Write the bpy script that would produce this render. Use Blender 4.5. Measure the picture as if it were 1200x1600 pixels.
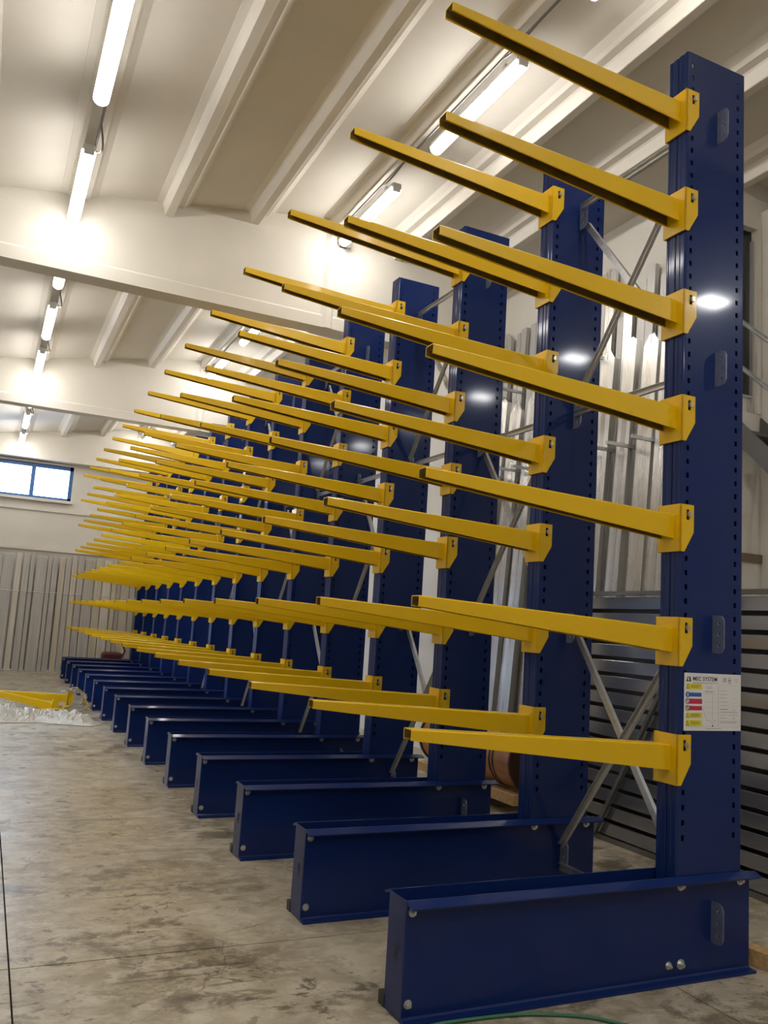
import bpy, bmesh, math, random
from mathutils import Vector, Matrix, noise
from mathutils.geometry import tessellate_polygon

for o in list(bpy.data.objects):
    bpy.data.objects.remove(o)
S = bpy.context.scene
C = S.collection

# ------------------------------------------------------------------ camera
CAM = Vector((-3.2895, -3.3365, 1.6385))
YAW, PITCH, ROLL, FPX = -0.43447, 0.13582, 0.063445, 1310.92
fw = Vector((-math.sin(YAW) * math.cos(PITCH), math.cos(YAW) * math.cos(PITCH), math.sin(PITCH)))
r0 = Vector((math.cos(YAW), math.sin(YAW), 0))
u0 = r0.cross(fw)
rt = math.cos(ROLL) * r0 + math.sin(ROLL) * u0
up = -math.sin(ROLL) * r0 + math.cos(ROLL) * u0
cd = bpy.data.cameras.new('camera')
cam = bpy.data.objects.new('camera', cd)
C.objects.link(cam)
M = Matrix((rt, up, -fw)).transposed().to_4x4()
M.translation = CAM
cam.matrix_world = M
cd.sensor_fit = 'HORIZONTAL'
cd.sensor_width = 36.0
cd.lens = FPX / 1200 * 36.0
cd.clip_start = 0.05
cd.clip_end = 200
S.camera = cam

# ------------------------------------------------------------------ world, exposure
W = bpy.data.worlds.new('sky')
S.world = W
W.use_nodes = True
bg = W.node_tree.nodes['Background']
bg.inputs[0].default_value = (0.62, 0.78, 1.0, 1)
bg.inputs[1].default_value = 12.5
S.view_settings.view_transform = 'Standard'
S.view_settings.look = 'None'
S.view_settings.gamma = 1.0
S.view_settings.use_curve_mapping = False
S.view_settings.exposure = 0.0
TUBE_STRENGTH = 38.0
TUBE_COLOR = (1.0, 0.965, 0.925)


# ------------------------------------------------------------------ materials
def srgb(r, g, b):
    f = lambda c: (c / 255 / 12.92) if c / 255 <= 0.04045 else ((c / 255 + 0.055) / 1.055) ** 2.4
    return (f(r), f(g), f(b), 1)


def mat(name, col, rough=0.5, metal=0.0, coat=0.0, var=0.0, scale=8.0, bump=0.0, bscale=60.0, stretch=None, rvar=0.0):
    m = bpy.data.materials.new(name)
    m.use_nodes = True
    nt = m.node_tree
    b = nt.nodes['Principled BSDF']
    b.inputs['Base Color'].default_value = col
    b.inputs['Roughness'].default_value = rough
    b.inputs['Metallic'].default_value = metal
    b.inputs['Coat Weight'].default_value = coat
    b.inputs['Coat Roughness'].default_value = 0.08
    if var or bump or rvar:
        tc = nt.nodes.new('ShaderNodeTexCoord')
        mp = nt.nodes.new('ShaderNodeMapping')
        nt.links.new(tc.outputs['Object'], mp.inputs[0])
        if stretch:
            mp.inputs['Scale'].default_value = stretch
        if var or rvar:
            n = nt.nodes.new('ShaderNodeTexNoise')
            n.inputs['Scale'].default_value = scale
            n.inputs['Detail'].default_value = 6
            nt.links.new(mp.outputs[0], n.inputs['Vector'])
        if var:
            rp = nt.nodes.new('ShaderNodeMapRange')
            rp.inputs['From Min'].default_value = 0.25
            rp.inputs['From Max'].default_value = 0.75
            rp.inputs['To Min'].default_value = 1 - var
            rp.inputs['To Max'].default_value = 1 + var
            nt.links.new(n.outputs['Fac'], rp.inputs['Value'])
            mx = nt.nodes.new('ShaderNodeMix')
            mx.data_type = 'RGBA'
            mx.blend_type = 'MULTIPLY'
            mx.inputs['Factor'].default_value = 1
            mx.inputs['A'].default_value = col
            nt.links.new(rp.outputs[0], mx.inputs['B'])
            nt.links.new(mx.outputs['Result'], b.inputs['Base Color'])
        if rvar:
            rr = nt.nodes.new('ShaderNodeMapRange')
            rr.inputs['From Min'].default_value = 0.3
            rr.inputs['From Max'].default_value = 0.7
            rr.inputs['To Min'].default_value = max(0.02, rough - rvar)
            rr.inputs['To Max'].default_value = rough + rvar
            nt.links.new(n.outputs['Fac'], rr.inputs['Value'])
            nt.links.new(rr.outputs[0], b.inputs['Roughness'])
        if bump:
            n2 = nt.nodes.new('ShaderNodeTexNoise')
            n2.inputs['Scale'].default_value = bscale
            n2.inputs['Detail'].default_value = 3
            nt.links.new(mp.outputs[0], n2.inputs['Vector'])
            bp = nt.nodes.new('ShaderNodeBump')
            bp.inputs['Strength'].default_value = bump
            bp.inputs['Distance'].default_value = 0.01
            nt.links.new(n2.outputs['Fac'], bp.inputs['Height'])
            nt.links.new(bp.outputs[0], b.inputs['Normal'])
    return m


def emis(name, col, s):
    m = bpy.data.materials.new(name)
    m.use_nodes = True
    b = m.node_tree.nodes['Principled BSDF']
    b.inputs['Base Color'].default_value = (0.9, 0.9, 0.9, 1)
    b.inputs['Emission Color'].default_value = (*col, 1)
    b.inputs['Emission Strength'].default_value = s
    return m


BLUE = mat('blue_paint', (0.0062, 0.0225, 0.125, 1), 0.32, coat=0.32, bump=0.015, bscale=14)
BLUE.node_tree.nodes['Principled BSDF'].inputs['Specular IOR Level'].default_value = 0.16
YEL = mat('yellow_paint', (0.82, 0.515, 0.001, 1), 0.34, coat=0.25, bump=0.03, bscale=40)
YELIN = mat('arm_inner_brown', (0.24, 0.16, 0.035, 1), 0.55, 0.3, var=0.2, scale=12)
GALV = mat('galvanised_steel', (0.60, 0.61, 0.62, 1), 0.38, 0.9, var=0.12, scale=30, rvar=0.08)
LUGM = mat('lug_steel', (0.27, 0.31, 0.42, 1), 0.35, 0.6, var=0.15, scale=25)
ZINC = mat('zinc_bolt', (0.62, 0.63, 0.62, 1), 0.3, 0.9)
ALU = mat('mill_aluminium', (0.80, 0.79, 0.76, 1), 0.30, 0.92, var=0.06, scale=3, stretch=(9, 9, .12), bump=0.035, bscale=3, rvar=0.08)
ALU2 = mat('dull_aluminium', (0.52, 0.51, 0.49, 1), 0.48, 0.55, var=0.12, scale=4, stretch=(6, 6, .3))
PLANK = [mat('pale_profile', (0.62, 0.58, 0.51, 1), 0.5, 0.12, var=0.22, scale=5, stretch=(5, 5, .35)),
         mat('grey_profile', (0.47, 0.455, 0.43, 1), 0.45, 0.25, var=0.22, scale=5, stretch=(5, 5, .35)),
         mat('beige_profile', (0.54, 0.49, 0.40, 1), 0.55, 0.1, var=0.25, scale=5, stretch=(5, 5, .35))]
WALL = mat('wall_plaster', (0.68, 0.65, 0.59, 1), 0.75, var=0.05, scale=1.5, bump=0.05, bscale=30)
CEIL = mat('ceiling_paint', (0.65, 0.61, 0.54, 1), 0.7, var=0.05, scale=1.2, bump=0.04, bscale=25)
BEAMM = mat('beam_paint', (0.70, 0.665, 0.59, 1), 0.7, var=0.06, scale=1.6, bump=0.06, bscale=18)
HOUSING = mat('lamp_housing', (0.55, 0.55, 0.53, 1), 0.4)
DIFF = emis('lamp_diffuser', TUBE_COLOR, TUBE_STRENGTH)
DARK = mat('dark_plastic', (0.02, 0.02, 0.022, 1), 0.4)
CABLE = mat('cable_grey', (0.12, 0.11, 0.10, 1), 0.5)
WINBLUE = mat('window_frame_blue', (0.05, 0.16, 0.42, 1), 0.4)
SLATM = mat('grey_steel_slat', (0.30, 0.31, 0.34, 1), 0.15, 0.75, var=0.06, scale=3)
FRAMEM = mat('stand_steel', (0.20, 0.195, 0.18, 1), 0.4, 0.6, var=0.1)
WOOD = mat('pine_timber', (0.52, 0.33, 0.15, 1), 0.65, var=0.25, scale=6, stretch=(1, 8, 8))
WOOD2 = mat('worn_timber', (0.33, 0.24, 0.13, 1), 0.7, var=0.3, scale=8)
COPPER = mat('brown_drum_board', (0.42, 0.19, 0.08, 1), 0.4, 0.1, var=0.2, scale=5)
COPPERD = mat('dark_hoop', (0.06, 0.028, 0.016, 1), 0.4, 0.2)
MAROON = mat('maroon_paint', (0.10, 0.02, 0.025, 1), 0.4)
GREEN = mat('green_hose', (0.04, 0.16, 0.09, 1), 0.5)
PAPER = mat('placard_white', (0.80, 0.80, 0.82, 1), 0.45)
INK = mat('print_black', (0.03, 0.03, 0.035, 1), 0.5)
INKG = mat('print_grey', (0.33, 0.33, 0.35, 1), 0.5)
SY = mat('print_yellow', (0.78, 0.70, 0.04, 1), 0.5)
SB = mat('print_blue', (0.03, 0.12, 0.48, 1), 0.5)
SR = mat('print_red', (0.55, 0.03, 0.07, 1), 0.5)
STAIRM = mat('stair_steel', (0.13, 0.125, 0.12, 1), 0.5, 0.3)
STRIP = mat('wood_strip', (0.20, 0.14, 0.09, 1), 0.6)
UNDER = mat('joint_dirt', (0.03, 0.027, 0.022, 1), 0.9)


def glass_mat(name, col, rough=0.02, trans=1.0):
    m = bpy.data.materials.new(name)
    m.use_nodes = True
    nt = m.node_tree
    nt.nodes.remove(nt.nodes['Principled BSDF'])
    out = nt.nodes['Material Output']
    t = nt.nodes.new('ShaderNodeBsdfTransparent')
    t.inputs[0].default_value = col
    g = nt.nodes.new('ShaderNodeBsdfGlossy')
    g.inputs['Roughness'].default_value = rough
    f = nt.nodes.new('ShaderNodeFresnel')
    mx = nt.nodes.new('ShaderNodeMixShader')
    nt.links.new(f.outputs[0], mx.inputs[0])
    nt.links.new(t.outputs[0], mx.inputs[1])
    nt.links.new(g.outputs[0], mx.inputs[2])
    nt.links.new(mx.outputs[0], out.inputs['Surface'])
    return m


GLASS = glass_mat('window_glass', (0.95, 0.97, 1, 1))
DARKGLASS = mat('dark_glazing', (0.012, 0.013, 0.014, 1), 0.12, coat=0.2)


def film_mat():
    m = bpy.data.materials.new('plastic_film')
    m.use_nodes = True
    nt = m.node_tree
    b = nt.nodes['Principled BSDF']
    b.inputs['Base Color'].default_value = (0.78, 0.75, 0.69, 1)
    b.inputs['Roughness'].default_value = 0.22
    b.inputs['Transmission Weight'].default_value = 0.2
    b.inputs['IOR'].default_value = 1.2
    b.inputs['Coat Weight'].default_value = 0.4
    return m


FILM = film_mat()


def concrete():
    m = bpy.data.materials.new('worn_concrete')
    m.use_nodes = True
    nt = m.node_tree
    N, L = nt.nodes, nt.links
    b = N['Principled BSDF']
    tc = N.new('ShaderNodeTexCoord')

    def nz(scale, detail=6, rough=0.6, dist=0.0, stretch=None, off=(0, 0, 0)):
        mp = N.new('ShaderNodeMapping')
        mp.inputs['Location'].default_value = off
        if stretch:
            mp.inputs['Scale'].default_value = stretch
        L.new(tc.outputs['Object'], mp.inputs[0])
        n = N.new('ShaderNodeTexNoise')
        n.inputs['Scale'].default_value = scale
        n.inputs['Detail'].default_value = detail
        n.inputs['Roughness'].default_value = rough
        n.inputs['Distortion'].default_value = dist
        L.new(mp.outputs[0], n.inputs['Vector'])
        return n.outputs['Fac']

    def ramp(v, a, c, lo=0.0, hi=1.0):
        r = N.new('ShaderNodeMapRange')
        r.interpolation_type = 'SMOOTHSTEP'
        r.inputs['From Min'].default_value = a
        r.inputs['From Max'].default_value = c
        r.inputs['To Min'].default_value = lo
        r.inputs['To Max'].default_value = hi
        L.new(v, r.inputs['Value'])
        return r.outputs[0]

    def mul(a, c):
        x = N.new('ShaderNodeMath')
        x.operation = 'MULTIPLY'
        for i, v in enumerate((a, c)):
            if isinstance(v, float):
                x.inputs[i].default_value = v
            else:
                L.new(v, x.inputs[i])
        return x.outputs[0]

    def mix(fac, a, c):
        x = N.new('ShaderNodeMix')
        x.data_type = 'RGBA'
        L.new(fac, x.inputs['Factor'])
        for k, v in (('A', a), ('B', c)):
            if isinstance(v, tuple):
                x.inputs[k].default_value = v
            else:
                L.new(v, x.inputs[k])
        return x.outputs['Result']

    base = mix(ramp(nz(1.1, 9, 0.68), 0.32, 0.68), (0.25, 0.207, 0.138, 1), (0.45, 0.398, 0.302, 1))
    base = mix(ramp(nz(7, 8, 0.7, 0.3, (0.85, 1.15, 1)), 0.42, 0.64, 0, 0.7), base, (0.56, 0.51, 0.41, 1))
    # dark brush-like stains, long across the hall
    st = mul(ramp(nz(2.8, 12, 0.74, 0.4, (0.92, 1.12, 1), (3.1, 1.7, 0)), 0.50, 0.60), ramp(nz(0.5, 3, 0.5, 0, None, (7, 2, 0)), 0.34, 0.56))
    base = mix(mul(st, 0.72), base, (0.085, 0.064, 0.036, 1))
    sp = ramp(nz(8, 10, 0.74, 0.4, (0.88, 1.18, 1)), 0.545, 0.61, 0, 0.75)
    base = mix(mul(sp, ramp(nz(1.0, 3, .5, 0, None, (1, 9, 0)), 0.38, 0.58)), base, (0.085, 0.066, 0.04, 1))
    sc = mul(ramp(nz(3.0, 4, 0.5, 0.25, (0.35, 6.5, 1), (0, 5, 0)), 0.635, 0.655), ramp(nz(0.8, 2, .5, 0, None, (5, 5, 0)), 0.45, 0.6))
    base = mix(mul(sc, 0.6), base, (0.08, 0.062, 0.04, 1))
    lt = mul(ramp(nz(4.0, 8, 0.7, 0.6, (0.7, 1.2, 1), (9, 3, 0)), 0.57, 0.63), 0.55)
    base = mix(lt, base, (0.60, 0.555, 0.46, 1))
    # cracks
    mp = N.new('ShaderNodeMapping')
    L.new(tc.outputs['Object'], mp.inputs[0])
    dn = N.new('ShaderNodeTexNoise')
    dn.inputs['Scale'].default_value = 2.2
    dn.inputs['Detail'].default_value = 7
    L.new(mp.outputs[0], dn.inputs['Vector'])
    ad = N.new('ShaderNodeVectorMath')
    ad.operation = 'MULTIPLY_ADD'
    ad.inputs[1].default_value = (0.55, 0.55, 0)
    L.new(dn.outputs['Color'], ad.inputs[0])
    L.new(mp.outputs[0], ad.inputs[2])
    vo = N.new('ShaderNodeTexVoronoi')
    vo.voronoi_dimensions = '2D'
    vo.feature = 'DISTANCE_TO_EDGE'
    vo.inputs['Scale'].default_value = 1.15
    L.new(ad.outputs[0], vo.inputs['Vector'])
    cr = mul(ramp(vo.outputs['Distance'], 0.001, 0.007, 1.0, 0.0), ramp(nz(1.3, 3, .5, 0, None, (4, 4, 0)), 0.46, 0.56))
    base = mix(mul(cr, 0.7), base, (0.075, 0.06, 0.04, 1))
    L.new(base, b.inputs['Base Color'])
    L.new(ramp(nz(2.4, 6, .6, 0, None, (2, 0, 0)), 0.3, 0.7, 0.26, 0.42), b.inputs['Roughness'])
    bp = N.new('ShaderNodeBump')
    bp.inputs['Strength'].default_value = 0.12
    bp.inputs['Distance'].default_value = 0.01
    L.new(nz(18, 6), bp.inputs['Height'])
    L.new(bp.outputs[0], b.inputs['Normal'])
    return m


CONC = concrete()


# ------------------------------------------------------------------ mesh helpers
class MB:
    def __init__(s):
        s.v, s.f = [], []

    def add(s, vs, fs):
        n = len(s.v)
        s.v += [tuple(v) for v in vs]
        s.f += [tuple(i + n for i in f) for f in fs]
        return s

    def box(s, a, b):
        (x0, y0, z0), (x1, y1, z1) = a, b
        return s.add([(x0, y0, z0), (x1, y0, z0), (x1, y1, z0), (x0, y1, z0), (x0, y0, z1), (x1, y0, z1), (x1, y1, z1), (x0, y1, z1)],
                     [(0, 3, 2, 1), (4, 5, 6, 7), (0, 1, 5, 4), (1, 2, 6, 5), (2, 3, 7, 6), (3, 0, 4, 7)])

    def hexa(s, p8):
        return s.add(p8, [(0, 3, 2, 1), (4, 5, 6, 7), (0, 1, 5, 4), (1, 2, 6, 5), (2, 3, 7, 6), (3, 0, 4, 7)])

    def prism(s, outline, fn, t0, t1, holes=()):
        """outline: 2-D points; fn(a, b, t) -> 3-D point; solid between t0 and t1, holes cut through"""
        loops = [list(outline)] + [list(h) for h in holes]
        pts = [p for l in loops for p in l]
        tris = tessellate_polygon([[Vector((p[0], p[1], 0)) for p in l] for l in loops])
        n = len(pts)
        vs = [fn(p[0], p[1], t0) for p in pts] + [fn(p[0], p[1], t1) for p in pts]
        fs = [tuple(t) for t in tris] + [tuple(i + n for i in reversed(t)) for t in tris]
        k = 0
        for l in loops:
            m = len(l)
            for i in range(m):
                j = (i + 1) % m
                fs.append((k + i, k + j, k + j + n, k + i + n))
            k += m
        return s.add(vs, fs)

    def cyl(s, c, axis, r, h, n=16, r2=None):
        c, a = Vector(c), Vector(axis).normalized()
        t = a.orthogonal().normalized()
        b = a.cross(t)
        r2 = r if r2 is None else r2
        vs = [c + r * (math.cos(2 * math.pi * i / n) * t + math.sin(2 * math.pi * i / n) * b) for i in range(n)]
        vs += [c + a * h + r2 * (math.cos(2 * math.pi * i / n) * t + math.sin(2 * math.pi * i / n) * b) for i in range(n)]
        fs = [tuple(range(n - 1, -1, -1)), tuple(range(n, 2 * n))] + [(i, (i + 1) % n, (i + 1) % n + n, i + n) for i in range(n)]
        return s.add(vs, fs)

    def bar(s, p0, p1, w, h, upv=(0, 0, 1)):
        p0, p1 = Vector(p0), Vector(p1)
        d = (p1 - p0).normalized()
        sd = d.cross(Vector(upv)).normalized()
        u = sd.cross(d)
        q = []
        for p in (p0, p1):
            q += [p - sd * w / 2 - u * h / 2, p + sd * w / 2 - u * h / 2, p + sd * w / 2 + u * h / 2, p - sd * w / 2 + u * h / 2]
        return s.add(q, [(0, 3, 2, 1), (4, 5, 6, 7), (0, 1, 5, 4), (1, 2, 6, 5), (2, 3, 7, 6), (3, 0, 4, 7)])

    def tube(s, pts, r, n=8):
        pts = [Vector(p) for p in pts]
        rings = []
        for i, p in enumerate(pts):
            d = (pts[min(i + 1, len(pts) - 1)] - pts[max(i - 1, 0)]).normalized()
            a = Vector((0, 0, 1)) if abs(d.z) < 0.9 else Vector((1, 0, 0))
            t = d.cross(a).normalized()
            b = t.cross(d)
            rings.append([p + r * (math.cos(2 * math.pi * k / n) * t + math.sin(2 * math.pi * k / n) * b) for k in range(n)])
        vs = [v for g in rings for v in g]
        fs = []
        for i in range(len(pts) - 1):
            for k in range(n):
                fs.append((i * n + k, i * n + (k + 1) % n, (i + 1) * n + (k + 1) % n, (i + 1) * n + k))
        fs += [tuple(range(n - 1, -1, -1)), tuple((len(pts) - 1) * n + k for k in range(n))]
        return s.add(vs, fs)

    def extrude(s, prof, fn, t0, t1, closed=True):
        """prof: 2-D polyline swept from t0 to t1 (sheet when not closed)"""
        n = len(prof)
        vs = [fn(a, b, t0) for a, b in prof] + [fn(a, b, t1) for a, b in prof]
        return s.add(vs, [(i, (i + 1) % n, (i + 1) % n + n, i + n) for i in range(n if closed else n - 1)])

    def mesh(s, name, m=None, smooth=False, bevel=0.0, fix=True):
        me = bpy.data.meshes.new(name)
        me.from_pydata(s.v, [], s.f)
        if fix or bevel:
            bm = bmesh.new()
            bm.from_mesh(me)
            bmesh.ops.remove_doubles(bm, verts=bm.verts, dist=1e-6)
            bmesh.ops.recalc_face_normals(bm, faces=bm.faces)
            if bevel:
                es = [e for e in bm.edges if len(e.link_faces) == 2 and e.calc_face_angle(0) > 0.5]
                bmesh.ops.bevel(bm, geom=es, offset=bevel, segments=2, affect='EDGES', profile=0.5, clamp_overlap=True)
            bm.to_mesh(me)
            bm.free()
        if smooth:
            for p in me.polygons:
                p.use_smooth = True
        if m:
            me.materials.append(m)
        return me

    def build(s, name, m, parent=None, **k):
        return link(name, s.mesh(name, m, **k), parent)


def link(name, me, parent=None, loc=None):
    o = bpy.data.objects.new(name, me)
    C.objects.link(o)
    if parent:
        o.parent = parent
    if loc is not None:
        o.location = loc
    return o


def tag(o, label=None, cat=None, group=None, kind=None):
    if label:
        o['label'] = label
    if cat:
        o['category'] = cat
    if group:
        o['group'] = group
    if kind:
        o['kind'] = kind
    return o


def thing(name, label, cat, loc=(0, 0, 0), group=None, rz=0.0):
    o = link(name, None, None, loc)
    o.rotation_euler.z = rz
    o.empty_display_size = 0.1
    return tag(o, label, cat, group)


XZ = lambda a, b, t: (a, t, b)     # outline in XZ, thickness along Y
YZ = lambda a, b, t: (t, a, b)     # outline in YZ, thickness along X
XY = lambda a, b, t: (a, b, t)

# ================================================================== setting
XL, XR, XP = -6.35, 6.35, 2.40      # left wall, near right wall, partition behind the racks
YB, YX, YF = -8.0, 1.95, 19.90      # wall behind, cross wall, far wall
RIDGE, SLOPE = 6.32, 0.18
ribz = lambda x: RIDGE - SLOPE * abs(x)
slabz = lambda x: ribz(x) + 0.165

floor = MB().box((XL, YB, -0.20), (XR, YF, -0.03)).build('floor', UNDER)
tag(floor, kind='structure')
xs = [XL, -5.95, -3.0, -0.05, 2.9, 5.85, XR]
ys = [YB] + [1.0 + 2.78 * k for k in range(-3, 7)] + [YF]
for i in range(len(xs) - 1):
    for j in range(len(ys) - 1):
        g = 0.004
        if i >= 4 and j >= 4:
            continue
        MB().box((xs[i] + g, ys[j] + g, -0.05), (xs[i + 1] - g, ys[j + 1] - g, 0.0)).build('concrete_slab', CONC, floor)

# ceiling: pitched slab, ribs and tapered beams
ce = MB()
for a, b in ((XL - .15, 0.0), (0.0, XR + .15)):
    ce.prism([(a, slabz(a)), (b, slabz(b)), (b, slabz(b) + .2), (a, slabz(a) + .2)], XZ, YB - .15, YF + .15)
ceiling = tag(ce.build('ceiling', CEIL, fix=False), kind='structure')
BEAMS = [(-7.9, -7.65), (-1.1, -0.85), (5.70, 5.95), (12.35, 12.60), (19.58, 19.899)]
RIBX = [-0.97 * k for k in range(6, 0, -1)] + [.86 * k for k in range(8)]
half = [(-.30, .26), (-.17, .165), (-.145, .135), (-.080, .125), (-.066, .110), (-.062, .09), (-.045, .006), (-.039, 0)]
prof = half + [(-a, b) for a, b in reversed(half)]
for j in range(len(BEAMS) - 1):
    y0, y1 = BEAMS[j][1], BEAMS[j + 1][0]
    mb = MB().prism(prof, XZ, y0 - .02, y1 + .02)
    me = mb.mesh('roof_rib', CEIL)
    mes = None
    for x in RIBX:
        if x > 2.3 and y1 > YX:
            if y0 > YX:
                continue
            o = link('roof_rib', MB().prism(prof, XZ, y0 - .02, YX + .02).mesh('roof_rib', CEIL), ceiling)
        else:
            o = link('roof_rib', me, ceiling)
        o.location = (x, 0, ribz(x))
for k, (a, b) in enumerate(BEAMS):
    xr = XP if a > YX else XR
    bot = 5.34 if k == 4 else 5.10
    t = lambda x: slabz(x) + .02
    bm_ = MB().prism([(XL, bot), (xr, bot), (xr, t(xr)), (0, t(0)), (XL, t(XL))], XZ, a, b)
    bo = bm_.build('roof_beam', BEAMM, ceiling)
    # ridge stiffener and bottom flange
    MB().prism([(-.09, 0), (-.03, -.03), (.04, -.03), (.07, 0)], lambda p, q, tt: (p, a + q, tt), bot, 6.40).build('beam_stiffener', BEAMM, bo)
    if k < 4:
        MB().prism([(a, bot + .16), (a - .012, bot + .14), (a - .012, bot), (a, bot)], YZ, XL, xr).build('beam_flange', BEAMM, bo)

# walls
LY0, LY1, LZ0, LZ1 = 8.3, 11.7, .95, 2.65
wl = MB().prism([(YB, 0), (YF, 0), (YF, slabz(XL) + .02), (YB, slabz(XL) + .02)], YZ, XL - .15, XL, holes=[[(LY0, LZ0), (LY0, LZ1), (LY1, LZ1), (LY1, LZ0)]]).build('wall_left', WALL)
wb = MB().prism([(XL, 0), (XR, 0), (XR, slabz(XR) + .02), (0, slabz(0) + .02), (XL, slabz(XL) + .02)], XZ, YB - .15, YB).build('wall_back', WALL)
wr = MB().box((XR, YB, 0), (XR + .15, YX, slabz(XR) + .02)).build('wall_right', WALL)
wp = MB().box((XP, YX + .15, 0), (XP + .15, YF, slabz(XP) + .02)).build('wall_partition', WALL)
OX0, OX1, OZ0, OZ1 = 2.46, 2.80, 3.75, 5.51
wx = MB().prism([(XP, 0), (XR, 0), (XR, slabz(XR) + .02), (XP, slabz(XP) + .02)], XZ, YX, YX + .15,
                holes=[[(OX0, OZ0), (OX0, OZ1), (OX1, OZ1), (OX1, OZ0)]]).build('wall_cross', WALL)
FW0, FW1, FZ0, FZ1 = -5.2, -1.56, 4.36, 5.27
fw_ = MB().prism([(XL, 0), (XP, 0), (XP, slabz(XP) + .02), (0, slabz(0) + .02), (XL, slabz(XL) + .02)], XZ, YF, YF + .25,
                 holes=[[(FW0, FZ0), (FW0, FZ1), (FW1, FZ1), (FW1, FZ0)]]).build('wall_far', WALL)
for o in (wl, wb, wr, wp, wx, fw_):
    tag(o, kind='structure')
# ledges on the far wall, lintel and sill
MB().box((XL, YF - .05, 3.02), (XP, YF, 3.10)).build('wall_ledge', WALL, fw_)
MB().box((XL, YF - .035, 4.04), (XP, YF, 4.12)).build('wall_ledge', WALL, fw_)
# pillar behind the racks under each beam end
for k, (a, b) in enumerate(BEAMS[2:4]):
    MB().box((2.04, a - .03, 0), (2.40, b + .10, 5.10)).build('pillar', BEAMM, wp)
    MB().box((1.94, a - .03, 4.95), (2.04, b + .10, 5.10)).build('pillar_corbel', BEAMM, wp)

# far window: blue frame, sashes
win = tag(thing('window_1', None, None), kind='structure')
y0, y1 = YF + .02, YF + .09
fr = MB()
fr.box((FW0, y0, FZ0), (FW1, y1, FZ0 + .07)).box((FW0, y0, FZ1 - .10), (FW1, y1, FZ1)).box((FW0, y0, FZ0), (FW0 + .07, y1, FZ1)).box((FW1 - .09, y0, FZ0), (FW1, y1, FZ1))
fr.build('window_frame', WINBLUE, win)
xm = [FW0 + .07, -4.42, -3.50, -2.53, FW1 - .09]
for k in range(4):
    if k:
        MB().box((xm[k] - .05, y0 - .01, FZ0 + .07), (xm[k] + .05, y1, FZ1 - .1)).build('mullion', WINBLUE, win)
    MB().box((xm[k], y0 + .03, FZ0 + .05), (xm[k + 1], y0 + .04, FZ1 - .08)).build('pane', GLASS, win)
MB().box((FW0 - .08, YF - .10, FZ0 - .07), (FW1 + .05, YF + .02, FZ0)).build('window_sill', WALL, win)
MB().box((FW0 - .05, YF - .06, FZ1), (FW1 - .25, YF - .001, FZ1 + .045)).build('window_lintel', BEAMM, win)

# side window in the left wall
w3 = tag(thing('window_3', None, None), kind='structure')
f4 = MB()
x0, x1 = XL - .10, XL - .03
f4.box((x0, LY0, LZ0), (x1, LY1, LZ0 + .06)).box((x0, LY0, LZ1 - .06), (x1, LY1, LZ1)).box((x0, LY0, LZ0), (x1, LY0 + .06, LZ1)).box((x0, LY1 - .06, LZ0), (x1, LY1, LZ1))
f4.build('window_frame', WINBLUE, w3)
for k in range(2):
    a_ = LY0 + .06 + (LY1 - LY0 - .12) * k / 2
    b_ = LY0 + .06 + (LY1 - LY0 - .12) * (k + 1) / 2
    if k:
        MB().box((x0, a_ - .03, LZ0 + .06), (x1 + .01, a_ + .03, LZ1 - .06)).build('mullion', WINBLUE, w3)
    MB().box((x0 + .03, a_, LZ0 + .05), (x0 + .04, b_, LZ1 - .05)).build('pane', GLASS, w3)
# pilaster beside the dark glazed opening
MB().box((2.86, YX - .16, 0), (3.30, YX, 5.70)).build('pilaster', WALL, wx)
# dark glazed opening in the cross wall
w2 = tag(thing('window_2', None, None), kind='structure')
MB().box((OX0, YX + .06, OZ0 + .16), (OX1, YX + .08, OZ1)).build('pane', DARKGLASS, w2)
f2 = MB()
f2.box((OX1 - .022, YX + .02, OZ0), (OX1, YX + .10, OZ1 - .1)).box((OX0, YX + .02, OZ0), (OX0 + .022, YX + .10, OZ1)).box((OX0, YX + .03, OZ0 + .15), (OX1, YX + .10, OZ0 + .17))
f2.build('window_frame', ALU2, w2)
MB().box((OX0, YX + .05, OZ0), (OX1, YX + .07, OZ0 + .15)).build('kick_plate', ALU, w2)
f3 = MB().box((XP + .005, YX - .012, OZ1), (2.855, YX, OZ1 + .05)).box((OX1, YX - .012, OZ0), (OX1 + .05, YX, OZ1))
f3.build('window_surround', WALL, w2)
tag(MB().box((XP + .005, YX - .02, 2.40), (2.855, YX, 2.475)).build('trim_1', STRIP), kind='structure')

# ================================================================== lamps
body_lines = [None, (-2.91, -99, 99), (0.10, -99, 99)]


def lamp_meshes():
    L = 1.46
    h = MB().box((-.055, 0, 0), (.055, L, .05)).mesh('lamp_housing', HOUSING, bevel=.008)
    n = 14
    pr = [(.062 * math.cos(math.pi + math.pi * i / n), .0 + .062 * math.sin(math.pi + math.pi * i / n)) for i in range(n + 1)]
    d = MB().prism(pr, XZ, .015, L - .015).mesh('lamp_diffuser', DIFF, smooth=False)
    c = MB().box((-.046, -.014, -.044), (.046, .014, .052)).mesh('end_cap', HOUSING, bevel=.01)
    b = MB().box((-.015, -.02, .05), (.015, .02, .14)).mesh('hanger', HOUSING)
    return h, d, c, b


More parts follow.
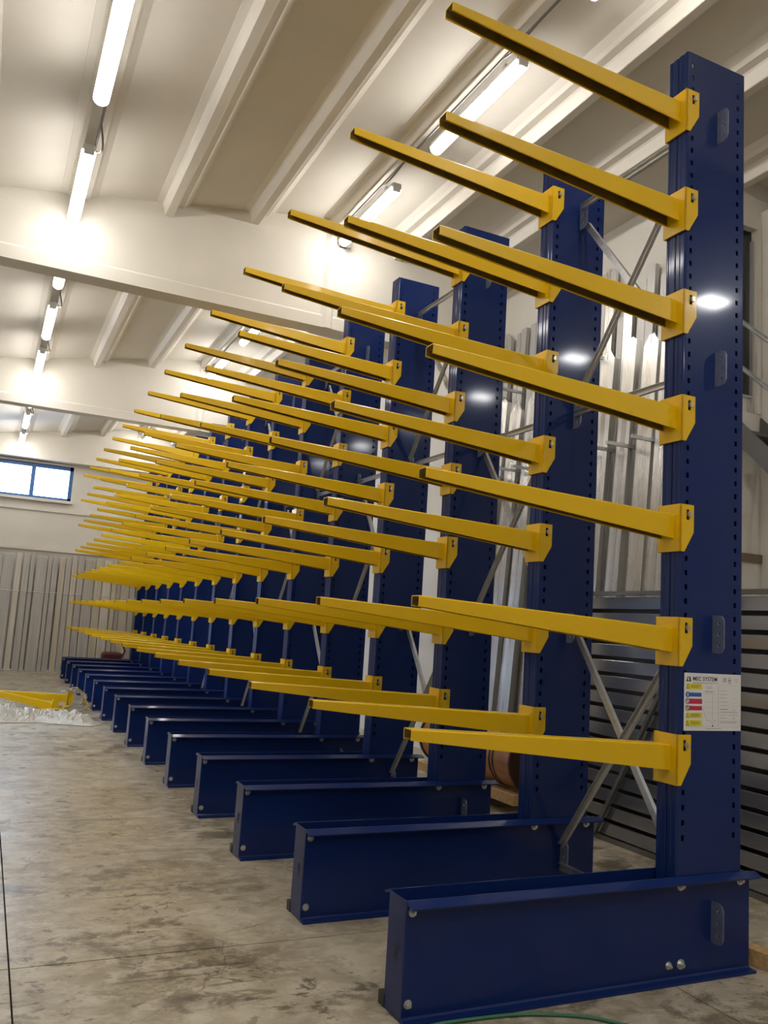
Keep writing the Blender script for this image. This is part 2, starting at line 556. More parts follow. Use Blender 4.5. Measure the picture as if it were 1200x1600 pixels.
LH, LD, LC, LB = lamp_meshes()
NTH = ['first', 'second', 'third', 'fourth', 'fifth', 'sixth', 'seventh', 'eighth', 'ninth', 'tenth', 'eleventh', 'twelfth']
LLAB = ['enclosed tube lamp hung right of the ridge, %s from the back wall', 'enclosed tube lamp above the open floor beside the racks, %s from the far wall', 'enclosed tube lamp under the roof ridge above the rack arms, %s from the far wall']
CLAB = ['grey lamp cable right of the ridge in the %s roof bay from the back wall', 'grey lamp cable above the open floor in the %s roof bay from the far wall', 'grey lamp cable under the roof ridge in the %s roof bay from the far wall']
for li, row in enumerate(body_lines):
    if row is None:
        continue
    x = row[0]
    bays = [(BEAMS[j][1], BEAMS[j + 1][0]) for j in range(len(BEAMS) - 1)]
    ends = []
    for c0, c1 in bays:
        ends += [c1 - 4.66, c1 - 2.37, c1 - .08]
    ends.reverse()
    bays.reverse()
    z = ribz(x if li < 2 else 0) - .14
    for k_, ye in enumerate(ends):
        t = thing('tube_lamp', LLAB[li] % NTH[k_], 'lamp', (x, ye - 1.46, z), 'tube lamps of row %d' % (li + 1))
        link('lamp_housing', LH, t)
        link('lamp_diffuser', LD, t)
        for y_ in (0, 1.46):
            link('end_cap', LC, t, (0, y_, 0))
        for y_ in (.27, 1.19):
            link('hanger', LB, t, (0, y_, 0))
    for k_, (c0, c1) in enumerate(bays):
        z = ribz(x if li < 2 else 0) - .062
        sg = 1 if li < 2 else -1
        xx = x + .05 if li < 2 else 0.0
        cb = MB().tube([(xx, c0 + .05, z), (xx, c1 - .05, z)], .012, 6)
        for ye in (c1 - 1.80, c1 - 4.09):
            if ye < c0 + .2:
                continue
            pts = [(xx + sg * .05 * math.sin(k / 8 * math.pi), ye - .1 + .5 * k / 8, z - .10 * math.sin(k / 8 * math.pi)) for k in range(9)]
            cb.tube(pts, .009, 6)
        tag(cb.build('lamp_cable', CABLE), CLAB[li] % NTH[k_], 'cable', 'lamp cables')
# wide flood lamp hung behind the viewer's right shoulder, mirrored in the blue columns
fl = thing('flood_lamp', 'wide flood lamp hung from the roof rib right of the ridge', 'lamp', (3.87, -3.5, 5.60))
MB().box((-.26, -.15, -.02), (.26, .15, .06)).build('lamp_housing', HOUSING, fl, bevel=.01)
MB().box((-.17, -.11, -.035), (.17, .11, -.021)).build('lamp_diffuser', emis('flood_diffuser', (.95, .97, 1.0), 150.0), fl)
MB().box((-.015, -.02, .06), (.015, .02, .14)).build('hanger', HOUSING, fl)
# small device on the first full beam by its stiffener
dv = thing('beam_device', 'small dark device bracketed to the beam beside its ridge stiffener', 'device', (.12, 5.70, 6.12))
MB().box((-.03, -.05, .02), (.05, 0, .16)).build('back_plate', DARK, dv)
MB().cyl((.02, -.05, .05), (.3, -1, -.4), .035, .09, 12).build('device_head', CABLE, dv)

# ================================================================== cantilever racks
SP, CW, CD_, ZT = 1.2483, 0.150, 0.453, 5.028
HXL, HXR = 0.040, 0.395
ARMZ = [1.1247 + .6 * k for k in range(7)]
HZ = [3.973 - .075 * j for j in range(-13, 45)]


def column_mesh():
    """two perforated channels, toes facing, as one upright"""
    hw, hh, r, lipd = .009, .014, .012, .018
    mb = MB()
    zb = [0.012]
    for z in sorted(HZ):
        zb += [z - hh, z + hh]
    zb.append(ZT)
    arc = lambda cx, cy, a0: [(cx + r * math.cos(a0 + i * math.pi / 8), cy + r * math.sin(a0 + i * math.pi / 8)) for i in range(5)]
    half_w = CW / 2 - .0025
    left = [(lipd, half_w), (0.004, half_w), (0, half_w - .004), (0, .045), (0.003, .040), (0.003, r + .012), (0, r + .007)]
    a1 = [(r - r * math.cos(i * math.pi / 8), r - r * math.sin(i * math.pi / 8)) for i in range(5)]
    mid = [(HXL - hw, 0), (HXL + hw, 0), (HXR - hw, 0), (HXR + hw, 0)]
    a2 = [(CD_ - r + r * math.sin(i * math.pi / 8), r - r * math.cos(i * math.pi / 8)) for i in range(5)]
    right = [(CD_, half_w - .004), (CD_ - .004, half_w), (CD_ - lipd, half_w)]
    pr = left + a1 + mid + a2 + right
    i0 = len(left) + len(a1)
    holecells = (i0, i0 + 2)
    for side in (0, 1):
        P = pr if side == 0 else [(x, CW - y) for x, y in pr]
        n = len(P)
        vs = [(x, y, z) for z in zb for x, y in P]
        fs = []
        for k in range(len(zb) - 1):
            for i in range(n - 1):
                q = (k * n + i, k * n + i + 1, (k + 1) * n + i + 1, (k + 1) * n + i)
                if k % 2 == 1 and i in holecells:
                    continue
                fs.append(q if side == 0 else q[::-1])
        mb.add(vs, fs)
        dy = .006 if side == 0 else -.006
        yy = 0 if side == 0 else CW
        for z in HZ:                                   # thickness of the steel inside each hole
            for hx in (HXL, HXR):
                c = [(hx - hw, z - hh), (hx + hw, z - hh), (hx + hw, z + hh), (hx - hw, z + hh)]
                vs = [(a, yy, b) for a, b in c] + [(a, yy + dy, b) for a, b in c]
                mb.add(vs, [(i, (i + 1) % 4, (i + 1) % 4 + 4, i + 4) for i in range(4)])
    return mb.mesh('column', BLUE, fix=False)


def hexbolt(r=.014, washer=True):
    mb = MB()
    if washer:
        mb.cyl((0, 0, 0), (0, -1, 0), r * 1.45, .003, 16)
    mb.cyl((0, -.003, 0), (0, -1, 0), r, .011, 6)
    mb.cyl((0, -.014, 0), (0, -1, 0), r * .55, .010, 10)
    return mb


BX0, BX1, BH = -1.52, 0.50, 0.49


def base_channel_mesh(side):
    t, fl = .006, .056
    y = -.003
    # outward facing channel: web, top and bottom flange with small turned edge
    pr = [(y, 0.0), (y - fl, 0.0), (y - fl, .012), (y - t - .006, .014), (y - t, .022), (y - t, BH - .020), (y - t - .006, BH - .012), (y - fl, BH - .028), (y - fl - .004, BH - .020), (y - .010, BH), (y, BH)]
    if side:
        pr = [(CW - a, b) for a, b in pr]
    mb = MB().prism(pr, YZ, BX0, BX1)
    pr2 = [(y - .010, BH), (y - fl - .004, BH - .020), (y - fl, BH - .028), (y - .010, BH - .010)]
    if side:
        pr2 = [(CW - a, b) for a, b in pr2]
    mb.prism(pr2, YZ, BX1, BX1 + .035)
    return mb.mesh('base_channel', BLUE)


def arm_mesh():
    """tapered lipped channel, open underneath"""
    t, lip = .005, .008
    root = dict(x=-.012, yc=.085, w=.098, zt=.008, zb=-.122)
    tip = dict(x=-1.50, yc=.118, w=.078, zt=.068, zb=.018)

    def ring(d):
        a, b = d['yc'] - d['w'] / 2, d['yc'] + d['w'] / 2
        zt, zb = d['zt'], d['zb']
        ch = .006
        out = [(a + lip, zb), (a, zb), (a, zt - ch), (a + ch, zt), (b - ch, zt), (b, zt - ch), (b, zb), (b - lip, zb)]
        inn = [(a + lip, zb + t), (a + t, zb + t), (a + t, zt - ch - t), (a + ch + t / 2, zt - t), (b - ch - t / 2, zt - t), (b - t, zt - ch - t), (b - t, zb + t), (b - lip, zb + t)]
        return [(d['x'], y, z) for y, z in out + inn[::-1]]
    r1, r2 = ring(root), ring(tip)
    n = len(r1)
    m = n // 2
    vs = r1 + r2
    fs = [(i, (i + 1) % n, (i + 1) % n + n, i + n) for i in range(n)]
    for k in range(m - 1):
        fs.append((k, k + 1, n - 2 - k, n - 1 - k))
        fs.append((n + k, n + n - 1 - k, n + n - 2 - k, n + k + 1))
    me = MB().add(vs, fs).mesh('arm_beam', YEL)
    me.materials.append(YELIN)          # darker brown-yellow on the faces inside the channel
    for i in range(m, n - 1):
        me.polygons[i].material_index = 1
    return me


def saddle_mesh():
    t = .006
    g = .002
    zt, zb = .062, -.192
    mb = MB()
    mb.box((-.014, -t - g, zb), (-.004, CW + t + g, zt))
    ol = [(-.014, zb), (.018, zb), (.082, -.085), (.082, zt - .003), (.079, zt), (-.014, zt)]
    hole = [(.030, -.020), (.030, .036), (.050, .036), (.050, -.020)]
    mb.prism(ol, XZ, -g - t, -g, holes=[hole])
    mb.prism(ol, XZ, CW + g, CW + g + t, holes=[hole])
    return mb.mesh('arm_saddle', YEL)


def lug_mesh(side):
    ol = [(0, -.10), (-.045, -.10), (-.066, -.092), (-.078, -.070), (-.078, .070), (-.066, .092), (-.045, .10), (0, .10)]
    hs = [[(-.045 + .009 * math.cos(i * math.pi / 4), zc + .009 * math.sin(i * math.pi / 4)) for i in range(8)] for zc in (-.058, 0, .058)]
    if side:
        ol = [(CW - a, b) for a, b in ol]
        hs = [[(CW - a, b) for a, b in h] for h in hs]
    return MB().prism(ol, YZ, -.003, .003, holes=hs).mesh('brace_lug', LUGM)


COL = column_mesh()
BCH = [base_channel_mesh(0), base_channel_mesh(1)]
ENDP = MB().prism([(-.003, .004), (CW + .003, .004), (CW + .003, BH - .004), (-.003, BH - .004)], YZ, BX0 - .001, BX0 + .005).mesh('end_plate', BLUE)
FOOT = MB().box((BX0 - .004, CW + .002, 0.001), (BX0 + .03, CW + .058, .055)).mesh('foot_block', DARK)
MARK = MB().bar((BX0 - .0015, .082, .235), (BX0 - .0015, .074, .290), .002, .009, (0, 1, 0)).bar((BX0 - .0015, .060, .222), (BX0 - .0015, .056, .285), .002, .008, (0, 1, 0)).mesh('scribed_mark', INK)
HB = hexbolt(.013).mesh('hex_bolt', ZINC)
HB2 = hexbolt(.017).mesh('hex_bolt', ZINC)
ARM, SAD = arm_mesh(), saddle_mesh()
PIN = MB().cyl((.043, -.020, .010), (0, 1, 0), .009, .045, 10).box((.036, -.024, -.004), (.054, -.010, .022)).mesh('lock_pin', ZINC)
LUG = [lug_mesh(0), lug_mesh(1)]
LUGX, LUGZ = 0.235, [4.62, 3.17, 1.71, .26]

ORD = ['first', 'second', 'third', 'fourth', 'fifth', 'sixth', 'seventh', 'eighth', 'ninth', 'tenth', 'eleventh', 'twelfth', 'thirteenth', 'fourteenth', 'fifteenth']
for i in range(15):
    lab = ('blue cantilever rack upright with yellow arms and a white placard' if i == 0 else
           'blue rack upright with seven yellow arms, last of the row by the far wall' if i == 14 else
           'blue rack upright with seven yellow arms, %s after the one with the placard' % ORD[i - 1])
    R = thing('cantilever_rack', lab, 'rack', (0, i * SP, 0), 'cantilever rack uprights in a row')
    col = link('column', COL, R)
    for z in LUGZ[:3]:
        for s_ in (0, 1):
            link('brace_lug', LUG[s_], col, (LUGX, 0, z))
    for s_ in (0, 1):
        b = link('base_channel', BCH[s_], R)
        if s_ == 0:
            l_ = link('brace_lug', LUG[0], b, (LUGX, -.009, LUGZ[3]))
            for (bx, bz, me) in ((-1.492, .442, HB), (-1.492, .075, HB), (.025, .448, HB2), (.435, .448, HB2), (-.05, .078, HB), (.03, .076, HB2)):
                link('hex_bolt', me, b, (bx, -.009, bz))
        else:
            link('brace_lug', LUG[1], b, (LUGX, .009, LUGZ[3]))
    e = link('end_plate', ENDP, R)
    link('scribed_mark', MARK, e)
    link('foot_block', FOOT, R)
    for z in ARMZ:
        a = link('arm', ARM, R, (0, 0, z))
        link('arm_saddle', SAD, a)
        link('lock_pin', PIN, a)

# bracing between neighbouring uprights
def chan(p0, p1, w=.042, d=.024, t=.003, flip=1):
    """light channel from p0 to p1, web towards +X, open towards -X (flip=1)"""
    p0, p1 = Vector(p0), Vector(p1)
    dv_ = (p1 - p0).normalized()
    xa = Vector((1, 0, 0)) * flip
    n = dv_.cross(xa).normalized()
    pr = [(-w / 2, 0), (w / 2, 0), (w / 2, -d), (w / 2 - t, -d), (w / 2 - t, -t), (-w / 2 + t, -t), (-w / 2 + t, -d), (-w / 2, -d)]
    vs = [p + n * a + xa * b for p in (p0, p1) for a, b in pr]
    m = len(pr)
    fs = [(i, (i + 1) % m, (i + 1) % m + m, i + m) for i in range(m)]
    fs += [(0, 1, 4, 5), (1, 2, 3, 4), (0, 5, 6, 7)]
    fs += [tuple(k + m for k in f[::-1]) for f in ((0, 1, 4, 5), (1, 2, 3, 4), (0, 5, 6, 7))]
    return MB().add(vs, fs)


ya, yb = CW + .030, SP - .030
xa_, xb_ = LUGX - .005, LUGX + .032
x_h = LUGX - .005


def brace_bolts(mb, pts):
    for p in pts:
        mb.cyl((p[0] - .03, p[1], p[2]), (1, 0, 0), .010, .045, 8)


odd = [('brace_horizontal', chan((x_h, ya, 4.62 + .058), (x_h, yb, 4.62 + .058))),
       ('brace_diagonal', chan((xa_, ya, 4.56), (xa_, yb, 3.23))), ('brace_diagonal', chan((xb_, ya, 3.23), (xb_, yb, 4.56), flip=-1)),
       ('brace_horizontal', chan((x_h, ya, 3.17), (x_h, yb, 3.17))),
       ('brace_diagonal', chan((xa_, ya, 1.71), (xa_, yb, .32))), ('brace_diagonal', chan((xb_, ya, .32), (xb_, yb, 1.71), flip=-1)),
       ('brace_horizontal', chan((x_h, ya, .20), (x_h, yb, .20)))]
even = [('brace_horizontal', chan((x_h, ya, 3.17), (x_h, yb, 3.17))),
        ('brace_diagonal', chan((xa_, ya, 3.11), (xa_, yb, 1.71))), ('brace_diagonal', chan((xb_, ya, 1.71), (xb_, yb, 3.11), flip=-1))]
BR = [[(n, m.mesh(n, GALV)) for n, m in odd], [(n, m.mesh(n, GALV)) for n, m in even]]
for i in range(14):
    if i == 0:
        lab = 'galvanised cross bracing bolted between the placard upright and its neighbour'
    else:
        lab = 'galvanised cross bracing between the %s and %s uprights after the placard one' % (ORD[i - 1], ORD[i])
    t = thing('rack_bracing', lab, 'bracing', (0, i * SP, 0), 'galvanised bracing between the uprights')
    for n, me in BR[i % 2]:
        link(n, me, t)

# placard on the first column
PX0, PX1, PZ0, PZ1 = .034, .438, 1.207, 1.502
pl = thing('safety_placard', 'white safety placard with colour pictogram strips on the blue column', 'sign', (PX0, -.002, PZ0))
PWD, PHT = PX1 - PX0, PZ1 - PZ0
MB().box((0, -.003, 0), (PWD, 0, PHT)).build('plate', PAPER, pl)


def flat(name, m, rects, parent=pl, th=.0006):
    mb = MB()
    for (a, b, c, d) in rects:
        mb.box((a, -.003 - th, b), (c, -.0029, d))
    return mb.build(name, m, parent)


def text(body, x, z, size, m, name, parent=pl, sx=1.0, off=0.0):
    cu = bpy.data.curves.new(name, 'FONT')
    cu.body = body
    cu.size = size
    cu.extrude = .0003
    cu.offset = off
    ob = bpy.data.objects.new(name, cu)
    C.objects.link(ob)
    dg = bpy.context.evaluated_depsgraph_get()
    me = bpy.data.meshes.new_from_object(ob.evaluated_get(dg))
    bpy.data.objects.remove(ob)
    me.materials.clear()
    me.materials.append(m)
    for v in me.vertices:
        a, b, c = v.co
        v.co = (x + a * sx, -.0034 - c, z + b)
    return link(name, me, parent)


text('MEC SYSTEM', .058, .256, .030, INK, 'title_text', sx=1.02, off=.0003)
# serif slabs under and over the title letters
flat('title_rule', INKG, [(.058, .2455, .243, .2475), (.058, .2425, .20, .2437)])
lg = MB()
for q in ([(.012, .250), (.020, .250), (.027, .276), (.022, .276)], [(.036, .250), (.046, .250), (.040, .276), (.031, .276)], [(.020, .252), (.036, .252), (.034, .257), (.022, .257)]):
    lg.prism(q, XZ, -.0037, -.0029)
lg.build('logo_mark', INK, pl)
text('CE', .272, .256, .026, INK, 'ce_mark', sx=.8)
flat('round_mark', INKG, [(.314, .247, .328, .250), (.314, .275, .328, .278), (.312, .250, .315, .275), (.327, .250, .330, .275), (.316, .258, .326, .267)])
flat('header_small_print', INKG, [(.356, .268, .384, .270), (.360, .258, .384, .260)])
strips = [('yellow', .218, .246, SY), ('blue', .180, .200, SB), ('red', .143, .169, SR), ('red', .110, .132, SR), ('yellow', .070, .098, SY), ('yellow', .030, .060, SY)]
for nm, a, b, m in strips:
    a, b = a - .006, b - .006
    s_ = flat('pictogram_strip', m, [(.030 if nm != 'yellow' else .014, a, .124 if nm != 'blue' else .119, b)])
    cz, cx = (a + b) / 2, .024
    if nm == 'yellow':
        MB().prism([(cx - .011, a + .002), (cx + .011, a + .002), (cx, b - .002)], XZ, -.0042, -.0034).build('warning_triangle', INK, s_)
        MB().prism([(cx - .007, a + .004), (cx + .007, a + .004), (cx, b - .006)], XZ, -.0046, -.0040).build('warning_triangle_fill', SY, s_)
        flat('strip_text', INK, [(.044, cz + .006, .108, cz + .0075), (.044, cz, .112, cz + .0015), (.044, cz - .006, .100, cz - .0045)], s_, .0012)
    elif nm == 'blue':
        MB().cyl((cx, -.0029, cz), (0, -1, 0), .0145, .0011, 20).build('pictogram_disc', SB, s_)
        flat('pictogram_figure', PAPER, [(cx - .003, cz - .008, cx + .003, cz + .008)], s_, .0016)
    else:
        MB().cyl((cx, -.0029, cz), (0, -1, 0), .0145, .0009, 20).build('pictogram_ring', INK, s_)
        MB().cyl((cx, -.0029, cz), (0, -1, 0), .0105, .0012, 20).build('pictogram_disc', PAPER, s_)
        MB().bar((cx - .009, -.0043, cz + .009), (cx + .009, -.0043, cz - .009), .004, .0006, (0, 1, 0)).build('pictogram_slash', SR if b > .14 else INK, s_)
flat('table_lines', INKG, [(.240, .028, .2408, .236), (.128, .19, .240, .1906), (.140, .146, .240, .1466), (.140, .119, .240, .1196), (.140, .090, .240, .0906), (.200, .060, .2006, .19), (.250, .236, .392, .2364), (.014, .021, .392, .0215)])
sm = random.Random(3)
rows = []
for z in (.208, .188, .171, .149, .130):
    rows += [(.252, z, .252 + sm.uniform(.04, .065), z + .0016), (.34, z - .003, .385, z - .0024)]
rows += [(.252, .110, .310, .114), (.350, .108, .362, .111), (.252, .098, .385, .0995), (.252, .094, .384, .0952), (.252, .081, .30, .0822), (.318, .081, .384, .0826), (.252, .066, .300, .068), (.345, .064, .358, .068), (.252, .05, .38, .0512), (.252, .045, .384, .0463), (.252, .041, .37, .0422),
         (.150, .226, .195, .228), (.155, .217, .192, .219), (.143, .201, .205, .204), (.146, .197, .200, .1985), (.165, .052, .186, .054), (.205, .052, .226, .054), (.186, .041, .206, .043), (.150, .010, .260, .0125)]
flat('small_print', INKG, rows)
flat('small_logo', INK, [(.196, .022, .204, .030)])
gl = MB()
for k in range(5):
    gl.bar((.130 + .006 * k, -.0034, .115 - .014 * k), (.134 + .006 * k, -.0034, .105 - .014 * k), .0006, .001, (0, 1, 0))
gl.build('load_curve', SB, pl)

# ================================================================== right side: slat stand, leaning profiles
# stand of grey steel slats
SX = 1.60
sy0, sy1 = 0.15, 2.95
st = thing('slat_stand', 'tall stand of shiny grey steel slats behind the placard upright', 'metal stand', (SX, (sy0 + sy1) / 2, 0))
ly = (sy1 - sy0) / 2
n = 15
pitch = 2.0 / n
SL = MB().box((-.012, -ly + .02, .016), (.012, ly - .02, pitch - .016)).mesh('slat', SLATM, bevel=.004)
for k in range(n):
    o = link('slat', SL, st, (0, 0, .03 + k * pitch))
    o.rotation_euler.y = math.radians(random.Random(k).uniform(-1.2, 1.2))
MB().box((-.03, -ly, 2.03), (.03, ly, 2.065)).build('top_rail', FRAMEM, st)
MB().box((-.035, -ly, 0.0), (.035, ly, .035)).build('bottom_rail', FRAMEM, st)
for y in (-ly + .02, -.2, ly - .02):
    MB().box((.03, y - .02, .035), (.07, y + .02, 2.03)).build('upright', FRAMEM, st)
MB().bar((-.055, ly - .45, .035), (-.055, ly - 1.40, 1.60), .03, .035, (1, 0, 0)).build('diagonal_stay', FRAMEM, st)
MB().box((.07, -ly, .05), (.075, ly, 2.0)).build('back_sheet', DARK, st)

# leaning aluminium profiles along the partition
rng = random.Random(11)


def channel_profile(w, d, L, t=.004, cham=0.0):
    pr = [(-w / 2, 0), (w / 2, 0), (w / 2, -d), (w / 2 - t, -d), (w / 2 - t, -t), (w * .12, -t), (w * .12, -t - .012), (-w * .12, -t - .012), (-w * .12, -t), (-w / 2 + t, -t), (-w / 2 + t, -d), (-w / 2, -d)]
    # open side towards the wall (+X); web faces -X
    m = len(pr)
    vs, fs = [], []
    for k, z in enumerate((0, L)):
        for a, b in pr:
            zz = z
            if k and cham and abs(a) > w * .3:
                zz = z - cham
            vs.append((-b, a, zz))
    fs = [(i, (i + 1) % m, (i + 1) % m + m, i + m) for i in range(m)]
    return MB().add(vs, fs)


def lean(o, foot, top_x, L):
    dx = top_x - foot[0]
    o.location = foot
    o.rotation_euler.y = math.asin(min(.9, dx / L))


PROF = [channel_profile(.11, .05, 5.75).mesh('aluminium_profile', ALU2), channel_profile(.085, .045, 5.55).mesh('aluminium_profile', ALU2), channel_profile(.13, .04, 5.65).mesh('aluminium_profile', ALU)]
SLOTS = [2.16, 2.42, 2.72, 3.02, 3.32, 3.62, 3.95, 4.27, 4.60, 4.92, 5.25, 5.52]


def fill(meshes, place, gap):
    for a, b in zip(SLOTS[:-1], SLOTS[1:]):
        y = a + .022
        while True:
            fits = [m for m in meshes if max(v.co.y for v in m.vertices) * 2 <= b - .022 - y]
            if not fits:
                break
            me = rng.choice(fits)
            w = max(v.co.y for v in me.vertices) * 2
            place(me, y + w / 2)
            y += w + rng.uniform(*gap)


def place_long(me, y):
    hh = rng.choice((0, 0, -.05, -.10, -.16)) - (.55 * (y - 2.45) if 2.45 < y < 3.35 else 0) - (.12 if y > 3.5 else 0)
    o = link('aluminium_profile', me)
    lean(o, (2.10, y, 0), 2.335, 5.7)
    o.scale.z = (5.62 + hh) / 5.7
    tag(o, 'long %s aluminium profile leaning upright on the wall behind the racks' % ('dull mid width', 'dull narrow', 'shiny wide')[PROF.index(me)], 'profile', 'long profiles leaning behind the racks')


fill(PROF, place_long, (.003, .01))
WIDE = [channel_profile(.20, .07, 4.55, cham=.10).mesh('aluminium_channel', ALU), channel_profile(.17, .06, 4.60, cham=.05).mesh('aluminium_channel', ALU), channel_profile(.22, .05, 4.5, cham=.12).mesh('aluminium_channel', ALU)]


def place_wide(me, y):
    o = link('aluminium_channel', me)
    lean(o, (1.80 + rng.uniform(-.02, .02), y, 0), 2.10, 4.55)
    o.rotation_euler.z = rng.uniform(-.03, .03)
    if y > 3.3:
        o.scale.z = .97
    tag(o, '%s aluminium channel standing in front of the taller leaning profiles' % ('wide deep', 'narrower bright', 'widest shallow')[WIDE.index(me)], 'channel', 'wide channels leaning behind the racks')


fill(WIDE, place_wide, (.008, .02))
# pins of the wall rack
rk = thing('pin_rack', 'wall rack with rows of short grey pins between the leaning profiles', 'rack', (XP, 3.9, 3.4))
for z in (.08, 1.12):
    MB().box((-.045, -1.8, z - .03), (0, 1.5, z + .03)).build('rail', GALV, rk)
PINM = MB().box((-.62, -.014, -.016), (-.045, .014, .016)).mesh('pin', GALV)
for q in SLOTS[1:]:
    link('pin', PINM, rk, (rng.uniform(-.05, .02), q - 3.9, .08 + rng.uniform(-.02, .02)))
    if q > 3.3:
        link('pin', PINM, rk, (rng.uniform(-.05, .02), q - 3.9, 1.12 + rng.uniform(-.02, .02)))

# brown drum lying on timber bearers
dr = thing('wooden_drum', 'brown banded drum lying on rough timber bearers behind the racks', 'drum', (1.50, 3.30, 0))
RD, ZD = .27, .47
MB().cyl((0, 0.02, ZD), (0, 1, 0), RD, 1.75, 40).build('drum_body', COPPER, dr, smooth=False)
for yy, rr, hh in ((0, .285, .03), (.30, .276, .025), (.36, .276, .02), (.95, .276, .03), (1.75, .285, .03)):
    MB().cyl((0, yy, ZD), (0, 1, 0), rr, hh, 40).build('hoop', COPPERD, dr)
for x in (-.20, .16):
    MB().box((x - .06, -.05, .105), (x + .06, 1.85, .195)).build('runner', WOOD, dr)
for i, yy in enumerate((-.02, .95)):
    o = MB().box((-.30, -.06, 0), (.30, .06, .105)).build('timber_bearer', WOOD2)
    o.location = (1.42, 3.92 + yy * .5, 0)
    o.rotation_euler.z = .06
    tag(o, ['rough timber bearer under the drum end facing the slat stand', 'rough timber bearer under the drum end away from the slat stand'][i], 'timber', 'bearers under the drum')

# pine plank behind the first base
pk = MB().box((0, -1.6, 0), (.10, 0, .085)).build('pine_plank', WOOD, bevel=.004)
pk.location = (.53, .13, 0)
pk.rotation_euler.z = math.radians(15)
tag(pk, 'pale pine timber lying on the floor against the placard rack base', 'timber')

# green hose on the floor
pts = [(-1.62, -.17), (-1.43, -.078), (-1.17, -.078), (-.96, -.105), (-.74, -.19), (-.64, -.27), (-.52, -.42), (-.45, -.62), (-.47, -.9), (-.6, -1.2)]
cur = []
for i in range(len(pts) - 1):
    p = [Vector(pts[max(0, min(len(pts) - 1, i + d))]) for d in (-1, 0, 1, 2)]
    for s_ in range(6):
        t_ = s_ / 6
        q = .5 * ((2 * p[1]) + (-p[0] + p[2]) * t_ + (2 * p[0] - 5 * p[1] + 4 * p[2] - p[3]) * t_ ** 2 + (-p[0] + 3 * p[1] - 3 * p[2] + p[3]) * t_ ** 3)
        cur.append((q.x, q.y, .0085))
tag(MB().tube(cur, .008, 8).build('green_hose', GREEN, smooth=True), 'thin green hose curving over the floor before the placard rack', 'hose')

# steel stair descending towards the viewer beside the cross wall
sr = thing('steel_stair', 'dark steel stair with two tubular handrails below the dark glazed opening', 'stair', (2.62, 1.94, 0))
sl = .98
run = 3.72 / sl
for x in (-.17, .22):
    MB().prism([(0, 3.72), (-run, 0), (-run + .22, 0), (0, 3.50)], YZ, x, x + .025).build('stringer', STAIRM, sr)
for k in range(1, 17):
    zz = 3.72 - k * .22
    yy = -(3.72 - zz) / sl
    MB().box((-.145, yy + .02, zz - .02), (.22, yy + .22, zz + .01)).build('tread', STAIRM, sr)
for dz in (.50, .92):
    MB().tube([(-.155, 0, 3.70 + dz), (-.155, -run * .92, 3.70 + dz - run * .92 * .92)], .02, 10).build('handrail', GALV, sr, smooth=True)
for k in (.9, 2.3, 3.3):
    MB().tube([(-.155, -k, 3.70 - k * sl), (-.155, -k, 3.70 + .92 - k * .92)], .018, 8).build('baluster', STAIRM, sr)

# ================================================================== far end: leaning boards, rail, cart
rng = random.Random(5)
x = -6.2
BM = {}
k = 0
while x < 0.55:
    w = rng.choice((.10, .12, .14, .16, .19, .22, .26))
    key = (w, rng.randrange(3))
    if key not in BM:
        BM[key] = MB().box((-w / 2 + .004, 0, 0), (w / 2 - .004, .045, 1)).mesh('stacked_board', PLANK[key[1]], bevel=.004)
    L = 2.93 + rng.uniform(-.06, .06)
    o = link('stacked_board', BM[key])
    o.location = (x + w / 2, YF - .35 - rng.uniform(0, .05), 0)
    o.scale.z = L
    o.rotation_euler = (-math.asin(.24 / L), rng.uniform(-.0015, .0015), 0)
    tag(o, 'tall %s %s board leaning in the row on the far wall' % ('narrow' if w < .13 else 'wide' if w > .17 else 'mid width', ('pale', 'grey', 'beige')[key[1]]), 'board', 'boards leaning on the far wall')
    x += w + (rng.uniform(.004, .014) if rng.random() < .8 else .035)
    k += 1
rl = thing('guard_rail', 'thin grey rail held across the front of the leaning far wall boards', 'rail', (-1.0, YF - .45, 0))
MB().tube([(-5, 0, 1.95), (1.7, 0, 1.95)], .012, 8).build('rail_tube', ALU2, rl)
for xx in (-4.6, -2.2, 1.65):
    MB().box((xx - .012, .0, 0), (xx + .012, .024, 1.95)).build('rail_post', ALU2, rl)

ct = thing('floor_machine', 'small maroon machine with a bent handle by the far wall boards', 'machine', (-.25, 18.95, 0))
MB().box((-.24, -.22, .30), (.24, .22, .58)).build('machine_body', MAROON, ct, bevel=.06)
MB().box((-.36, -.26, .20), (.30, .26, .30)).build('machine_deck', FRAMEM, ct, bevel=.02)
MB().tube([(.22, 0, .40), (.32, 0, .62), (.26, 0, .74)], .022, 8).build('machine_handle', MAROON, ct)
for xx in (-.25, .2):
    MB().cyl((xx, -.27, .10), (0, 1, 0), .10, .54, 20).build('machine_wheel', DARK, ct)

# ================================================================== spare arms in plastic film on the floor
SAD2 = SAD


def spare(loc, rot, lab):
    t = thing('spare_arm', lab, 'rack arm', loc, 'spare yellow arms on the floor')
    t.rotation_euler = rot
    link('arm_beam', ARM, t)
    link('arm_saddle', SAD2, t)
    return t


spare((-1.86, 11.62, .195), (0, 0, math.radians(1)), 'spare yellow arm standing level at the back of the floor bundle')
spare((-1.98, 10.98, .0895), (math.radians(-90), 0, math.radians(-1)), 'spare yellow arm lying on its side at the front of the floor bundle')
spare((-2.10, 11.36, .085), (0, math.radians(9), math.radians(2)), 'spare yellow arm slanting upwards between the two other floor arms')
o = MB().box((-1.2, -.05, 0), (0, .05, .02)).build('batten', WOOD2)
o.location = (-1.90, 10.70, 0)
tag(o, 'flat dark batten on the floor under the spare yellow arms', 'timber')


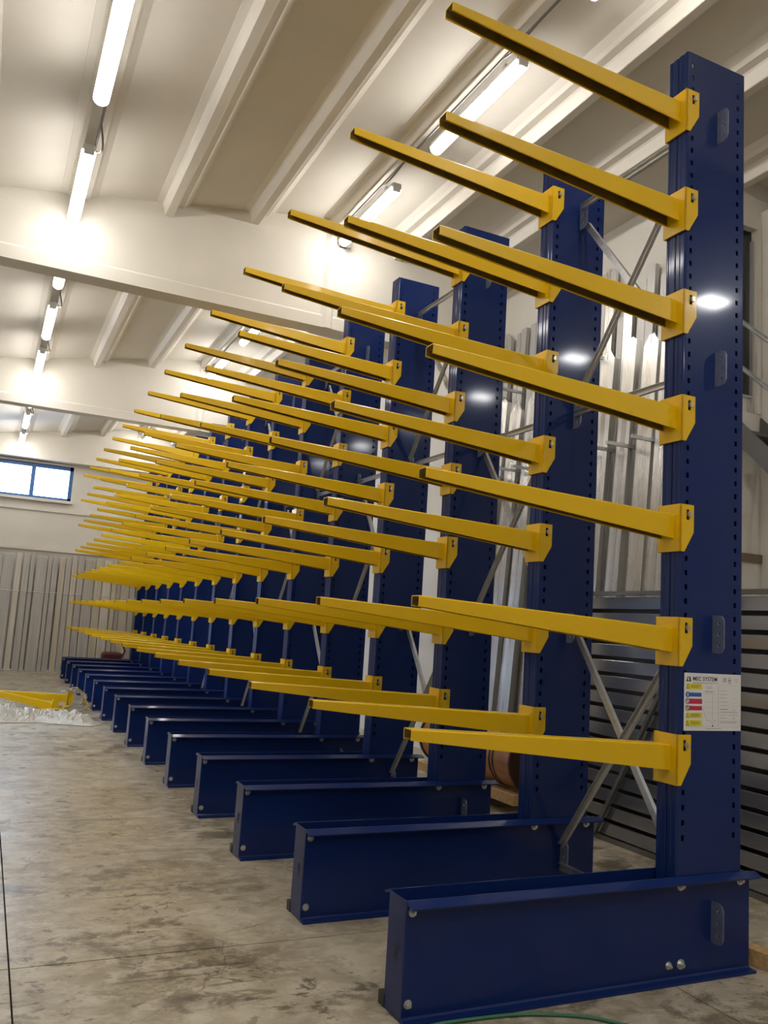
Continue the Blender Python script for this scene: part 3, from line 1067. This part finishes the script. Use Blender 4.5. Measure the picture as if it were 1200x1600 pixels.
def crumple(name, path, widths, heights, lab, seed, nu=130, nv=44):
    vs, fs = [], []
    for i in range(nu + 1):
        s_ = i / nu
        f = s_ * (len(path) - 1)
        a = min(int(f), len(path) - 2)
        p = Vector(path[a]).lerp(Vector(path[a + 1]), f - a)
        d = (Vector(path[a + 1]) - Vector(path[a])).normalized()
        nrm = Vector((-d.y, d.x))
        w = widths[0] + (widths[1] - widths[0]) * s_
        h = heights(s_)
        for j in range(nv + 1):
            q = j / nv * 2 - 1
            e = max(0, 1 - abs(q) ** 2.2) * min(1, s_ * 12, (1 - s_) * 12)
            x_, y_ = p.x + nrm.x * q * w, p.y + nrm.y * q * w
            n1 = noise.fractal(Vector((x_ * 6 + seed, y_ * 12, 0)), .9, 2.0, 5)
            n2 = 1 - 2 * abs(noise.noise(Vector((x_ * 16, y_ * 26, seed))))
            z = max(.003, .004 + e * h * (.55 + .7 * n1 + .35 * n2))
            vs.append((x_ + .012 * n2, y_ + .03 * n1, z))
    m = nv + 1
    for i in range(nu):
        for j in range(nv):
            fs.append((i * m + j, i * m + j + 1, (i + 1) * m + j + 1, (i + 1) * m + j))
    mb = MB().add(vs, fs)
    o_ = mb.build(name, FILM, fix=False)
    md = o_.modifiers.new('thick', 'SOLIDIFY')
    md.thickness = .003
    return tag(o_, lab, 'plastic film')


crumple('plastic_film', [(-3.9, 9.95), (-3.0, 9.85), (-2.4, 9.9), (-1.65, 9.42)], (.38, .20), lambda s: .21 - .08 * s, 'crumpled clear plastic film heaped on the floor before the spare arms', 3)
# film wrapped over the arm ends
vs, fs = [], []
nu, nv = 16, 18
for i in range(nu + 1):
    for j in range(nv + 1):
        y_ = 10.85 + .95 * i / nu
        a = j / nv
        xx = -2.05 + .42 * math.sin(min(1, a * 1.5) * math.pi / 2)
        z = .31 - .29 * max(0, a - .35) / .65
        nn = noise.noise(Vector((y_ * 9, a * 6, 4)))
        vs.append((xx + .05 * nn, y_, max(.012, z + .03 * nn)))
for i in range(nu):
    for j in range(nv):
        q = i * (nv + 1) + j
        fs.append((q, q + 1, q + nv + 2, q + nv + 1))
fo = MB().add(vs, fs).build('film_wrap', glass_mat('clear_film', (.9, .9, .88, 1), .15), fix=False)
tag(fo, 'clear film still wrapped over the bracket ends of the spare arms', 'plastic film')
bpy.context.view_layer.update()
